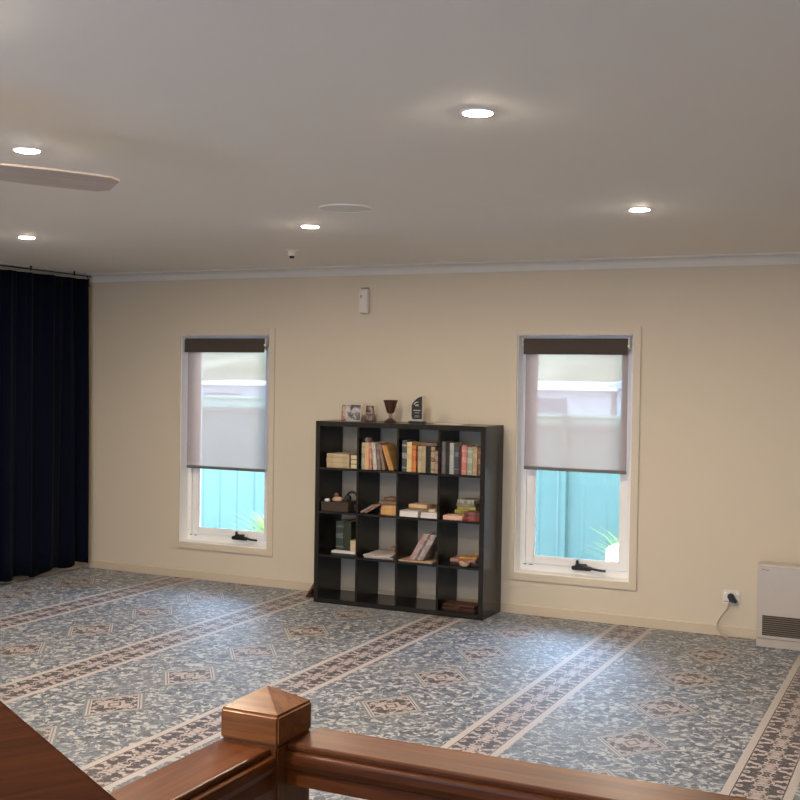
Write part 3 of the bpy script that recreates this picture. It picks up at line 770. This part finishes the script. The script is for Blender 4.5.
def sail(s, dz):
    pts = [(.048*s, 0), (.048*s, .200)]
    for k in range(1, 8):
        a = k/7; pts.append((.048*s-.098*s*a, .200-.012*a-.060*a**2.2))
    pts += [(-.050*s, .03), (-.046*s, .010), (-.034*s, 0)]
    return [(x, z*s+dz) for x, z in pts]
bm = B(); prism(bm, sail(1.0, .0172), -.008, .010, 'y'); obj('acrylic_body', bm, M['acrylic'], r)
bm = B(); prism(bm, sail(.90, .032), -.0105, -.0085, 'y'); obj('black_plate', bm, M['black'], r)
bm = B(); silver = plain('silver_print', (.45, .46, .46), .4)
prism(bm, [(-.030, .148), (-.022, .162), (-.006, .170), (.012, .171), (.012, .165), (-.004, .163), (-.016, .155), (-.022, .146)], -.0116, -.0107, 'y')
box(bm, -.016, .014, -.0116, -.0107, .136, .142); box(bm, -.014, .016, -.0116, -.0107, .146, .150)
box(bm, -.030, .030, -.0116, -.0107, .098, .105); box(bm, -.020, .020, -.0116, -.0107, .080, .084)
box(bm, -.018, .018, -.0116, -.0107, .058, .061); box(bm, -.024, .022, -.0116, -.0107, .048, .051)
obj('engraving', bm, silver, r)
r = thing('paper_sheet', 'white papers lying flat on the right of bookcase top', 'paper', (1.10, -.20, W), math.radians(3))
bm = B(); box(bm, -.115, .115, -.08, .08, 0, .005, .001); obj('sheet', bm, M['paper'], r)
# wooden book rest leaning at the left side of the bookcase
r = thing('book_rest', 'brown wooden board leaning against the left side of the bookcase', 'board', (-.135, -.30, 0))
bw = wood('brown_board', (.07, .022, .012), (.16, .055, .028), 'z', .4, .4)
bm = B(); box(bm, 0, .018, 0, .20, 0, .20, .004); bm.transform(Matrix.Translation((0, 0, .0125)) @ Matrix.Rotation(math.radians(32), 4, 'Y')); obj('board', bm, bw, r)
bm = B(); box(bm, .0185, .032, .02, .18, .006, .040, .003); bm.transform(Matrix.Translation((0, 0, .0125)) @ Matrix.Rotation(math.radians(32), 4, 'Y')); obj('ledge', bm, bw, r)

# ------------------------------------------------------------------ heater, outlet, cord
r = thing('gas_heater', 'off white gas heater with dark brown grille at the right edge', 'heater', (3.445, -.235, 0))
HW, HH, HD = .72, .578, .135
bm = B(); prof = [(0, .062)]
for k in range(7):
    a = PI/2*k/6; prof.append((.022-.022*math.cos(a), HH-.022+.022*math.sin(a)))
prof += [(HD, HH), (HD, .062)]
prism(bm, prof, 0, HW, 'x')
obj('body', bm, M['heater'], r, True)
bm = B(); box(bm, .06, HW-.06, HD-.001, .225, .10, .46, .004); obj('flue_box', bm, M['heater'], r)
bm = B(); box(bm, .0, HW, .004, HD, 0, .058, .003); obj('plinth', bm, M['heater'], r)
bm = B(); box(bm, .01, HW-.01, .010, HD-.01, .056, .064); obj('shadow_gap', bm, plain('dark_gap', (.10, .085, .07), .6), r)
bm = B(); box(bm, .040, HW-.04, -.0025, .002, .083, .222, .001); obj('grille_backing', bm, M['heater_dark'], r)
bm = B()
for k in range(9): box(bm, .042, HW-.042, -.010, -.0027, .092+k*.0145, .0965+k*.0145, .0015, 1)
obj('grille', bm, plain('grille_bronze', (.20, .165, .13), .45), r)
bm = B(); box(bm, .325, .365, -.012, -.0027, .168, .184, .002); obj('indicator', bm, plain('pale_yellow_tab', (.68, .66, .40), .5), r)
bm = B(); box(bm, .030, .052, -.0012, .001, .536, .544); box(bm, .056, .078, -.0012, .001, .533, .5395); obj('badge', bm, plain('grey_badge', (.22, .19, .17), .5), r)
bm = B(); box(bm, .012, HW-.012, -.001, .002, .558, .5605); obj('seam', bm, plain('seam_tone', (.40, .35, .31), .5), r)
r = thing('power_outlet', 'white double wall outlet low on the wall left of the heater', 'outlet', (3.235, 0, .285))
bm = B(); box(bm, -.062, .062, -.010, 0, -.050, .050, .004); obj('plate', bm, M['plastic'], r)
bm = B(); box(bm, -.050, -.034, -.014, -.0095, .020, .036, .002); obj('switch', bm, M['white'], r)
bm = B(); box(bm, .034, .050, -.014, -.0095, .020, .036, .002); obj('switch', bm, M['white'], r)
bm = B(); box(bm, -.052, -.016, -.0115, -.0095, -.036, -.031); obj('switch_shadow', bm, M['bar'], r)  # dark tick coloured in for the shadow by the switch
r = thing('appliance_lead', 'grey power cord with black plug in the wall outlet beside the heater', 'power cord', (3.240, -.012, .285))
bm = B()
box(bm, -.022, .022, -.045, -.001, -.034, .032, .010, 3); bm.transform(Matrix.Rotation(math.radians(-28), 4, 'Y')); obj('plug', bm, M['black'], r, True)
bm = B(); box(bm, .012, .040, -.040, -.001, -.036, -.008, .008, 3); obj('plug', bm, M['black'], r, True)
bm = B(); tube(bm, smooth_pts([(-.012, -.03, -.03), (-.025, -.04, -.08), (-.075, -.04, -.155), (-.092, -.045, -.205), (-.072, -.06, -.248), (-.02, -.10, -.276), (.07, -.13, -.277), (.15, -.125, -.272), (.203, -.10, -.255)], 8), .0055, 10); obj('cable', bm, M['cord'], r, True)

# ------------------------------------------------------------------ railing in the foreground
PX0, PX1, PY0, PY1 = 3.402, 3.527, -6.735, -6.610
r = thing('stair_railing', 'varnished reddish timber railing with square newel post in the foreground', 'railing', (0, 0, 0))
def newel(x0, x1, y0, y1):
    bm = B(); box(bm, x0, x1, y0, y1, 0, 1.150, .003); p = obj('newel_post', bm, M['rail_z'], r)
    bm = B(); e = .0015; zz0, zz1, za = 1.1502, 1.2065, 1.243
    A = [bm.verts.new(q) for q in ((x0-e, y0-e, zz0), (x1+e, y0-e, zz0), (x1+e, y1+e, zz0), (x0-e, y1+e, zz0))]
    Bv = [bm.verts.new((v.co.x, v.co.y, zz1)) for v in A]
    ap = bm.verts.new(((x0+x1)/2, (y0+y1)/2, za))
    for k in range(4):
        bm.faces.new((A[k], A[(k+1) % 4], Bv[(k+1) % 4], Bv[k])); bm.faces.new((Bv[k], Bv[(k+1) % 4], ap))
    bm.faces.new(A[::-1])
    bmesh.ops.bevel(bm, geom=[q for q in bm.edges if q.verts[0] != ap and q.verts[1] != ap and min(q.verts[0].co.z, q.verts[1].co.z) < zz1-.001 or (ap not in q.verts)], offset=.004, segments=3, affect='EDGES', clamp_overlap=True)
    obj('newel_cap', bm, M['cap'], p)
newel(PX0, PX1, PY0, PY1)
newel(6.0, 6.125, PY0, PY1); newel(PX0, PX1, -9.2, -9.075)
ZT = 1.146
hp = [(.0545, ZT), (.0575, ZT-.0012), (.0590, ZT-.0040), (.0590, ZT-.0095), (.0560, ZT-.0105), (.0560, ZT-.0135), (.0660, ZT-.0140), (.0690, ZT-.0160), (.0700, ZT-.020), (.0700, ZT-.034), (.0650, ZT-.046), (.0600, ZT-.050), (.0600, ZT-.078)]
prof = hp + [(-a, b) for a, b in hp[::-1]]
cyr = -6.636; cxl = 3.455
bm = B(); prism(bm, [(cyr+a, b) for a, b in prof], PX1-.001, 6.001, 'x'); obj('handrail', bm, M['rail_x'], r)
bm = B(); prism(bm, [(cxl+a*.98, b) for a, b in prof], -9.08, PY0+.001, 'y'); obj('handrail', bm, M['rail_y'], r)
for k in range(11):
    x = 3.735+k*.21
    if x > 5.95: break
    bm = B(); box(bm, x-.024, x+.024, cyr-.024, cyr+.024, 0, ZT-.077, .003); obj('baluster', bm, M['rail_z'], r)
for k in range(11):
    y = -6.93-k*.21
    bm = B(); box(bm, cxl-.024, cxl+.024, y-.024, y+.024, 0, ZT-.077, .003); obj('baluster', bm, M['rail_z'], r)
# dark timber lectern top that cuts the lower left corner
e0 = Vector((3.491, -7.398)); e1 = Vector((3.877, -7.622)); dr = (e1-e0).normalized(); ang = math.atan2(dr.y, dr.x)
r = thing('lectern', 'dark reddish timber lectern top cutting across the lower left corner', 'lectern', (e0.x, e0.y, 0), ang)
bm = B(); box(bm, -.42, .72, -.55, 0, 1.362, 1.40, .003); obj('top', bm, M['desk'], r)
bm = B(); box(bm, .45, .59, -.40, -.22, .03, 1.362, .006); obj('pedestal', bm, M['desk'], r)
bm = B(); box(bm, .38, .66, -.45, -.17, 0, .03, .006); obj('foot', bm, M['desk'], r)

# ------------------------------------------------------------------ daylight
w = bpy.data.worlds.new('sky'); S.world = w; w.use_nodes = True
nt = w.node_tree; bg = nt.nodes['Background']
bg.inputs[0].default_value = (.61, .86, 1.28, 1); SKY = 16.0; bg.inputs[1].default_value = SKY
def portal(name, loc, rot, sx, sy):
    l = bpy.data.lights.new(name, 'AREA'); l.shape = 'RECTANGLE'; l.size = sx; l.size_y = sy
    l.cycles.is_portal = True
    o = bpy.data.objects.new(name, l); COL.objects.link(o); o.location = loc; o.rotation_euler = rot
for k, (a, b) in enumerate(WIN):
    portal('window_portal', ((a+b)/2, .19, (WZ0+WZ1)/2), (-PI/2, 0, 0), b-a, WZ1-WZ0)
portal('rear_opening_portal', ((RW0+RW1)/2, YF-.1, 1.25), (PI/2, 0, 0), RW1-RW0, 1.9)

# ------------------------------------------------------------------ camera and view
cam = bpy.data.cameras.new('camera'); cam.sensor_fit = 'HORIZONTAL'; cam.sensor_width = 36.0
cam.lens = 1161.55/800*36.0; cam.clip_start = .05; cam.clip_end = 300
co = bpy.data.objects.new('camera', cam); COL.objects.link(co)
R = ((0.9024855844905321, -0.43010734643081017, -0.02296606916800538), (0.4304437435287494, 0.9025332296271343, 0.012326924830248755), (0.015425739649649694, -0.021010472747214327, 0.9996602455790667))
m = Matrix.Identity(4)
for i in range(3):
    m[i][0] = R[i][0]; m[i][1] = R[i][2]; m[i][2] = -R[i][1]
m.translation = (4.64926, -8.58147, 1.84559)
co.matrix_world = m
S.camera = co
vs = S.view_settings
S.display_settings.display_device = 'sRGB'
vs.view_transform = 'Standard'; vs.look = 'None'; vs.exposure = 0.0; vs.gamma = 1.0; vs.use_curve_mapping = False
cy = S.cycles
cy.use_denoising = True
try: cy.denoiser = 'OPENIMAGEDENOISE'
except Exception: pass
cy.max_bounces = 10; cy.diffuse_bounces = 6; cy.glossy_bounces = 4; cy.transparent_max_bounces = 12; cy.transmission_bounces = 6
cy.sample_clamp_indirect = 8.0; cy.caustics_reflective = False; cy.caustics_refractive = False
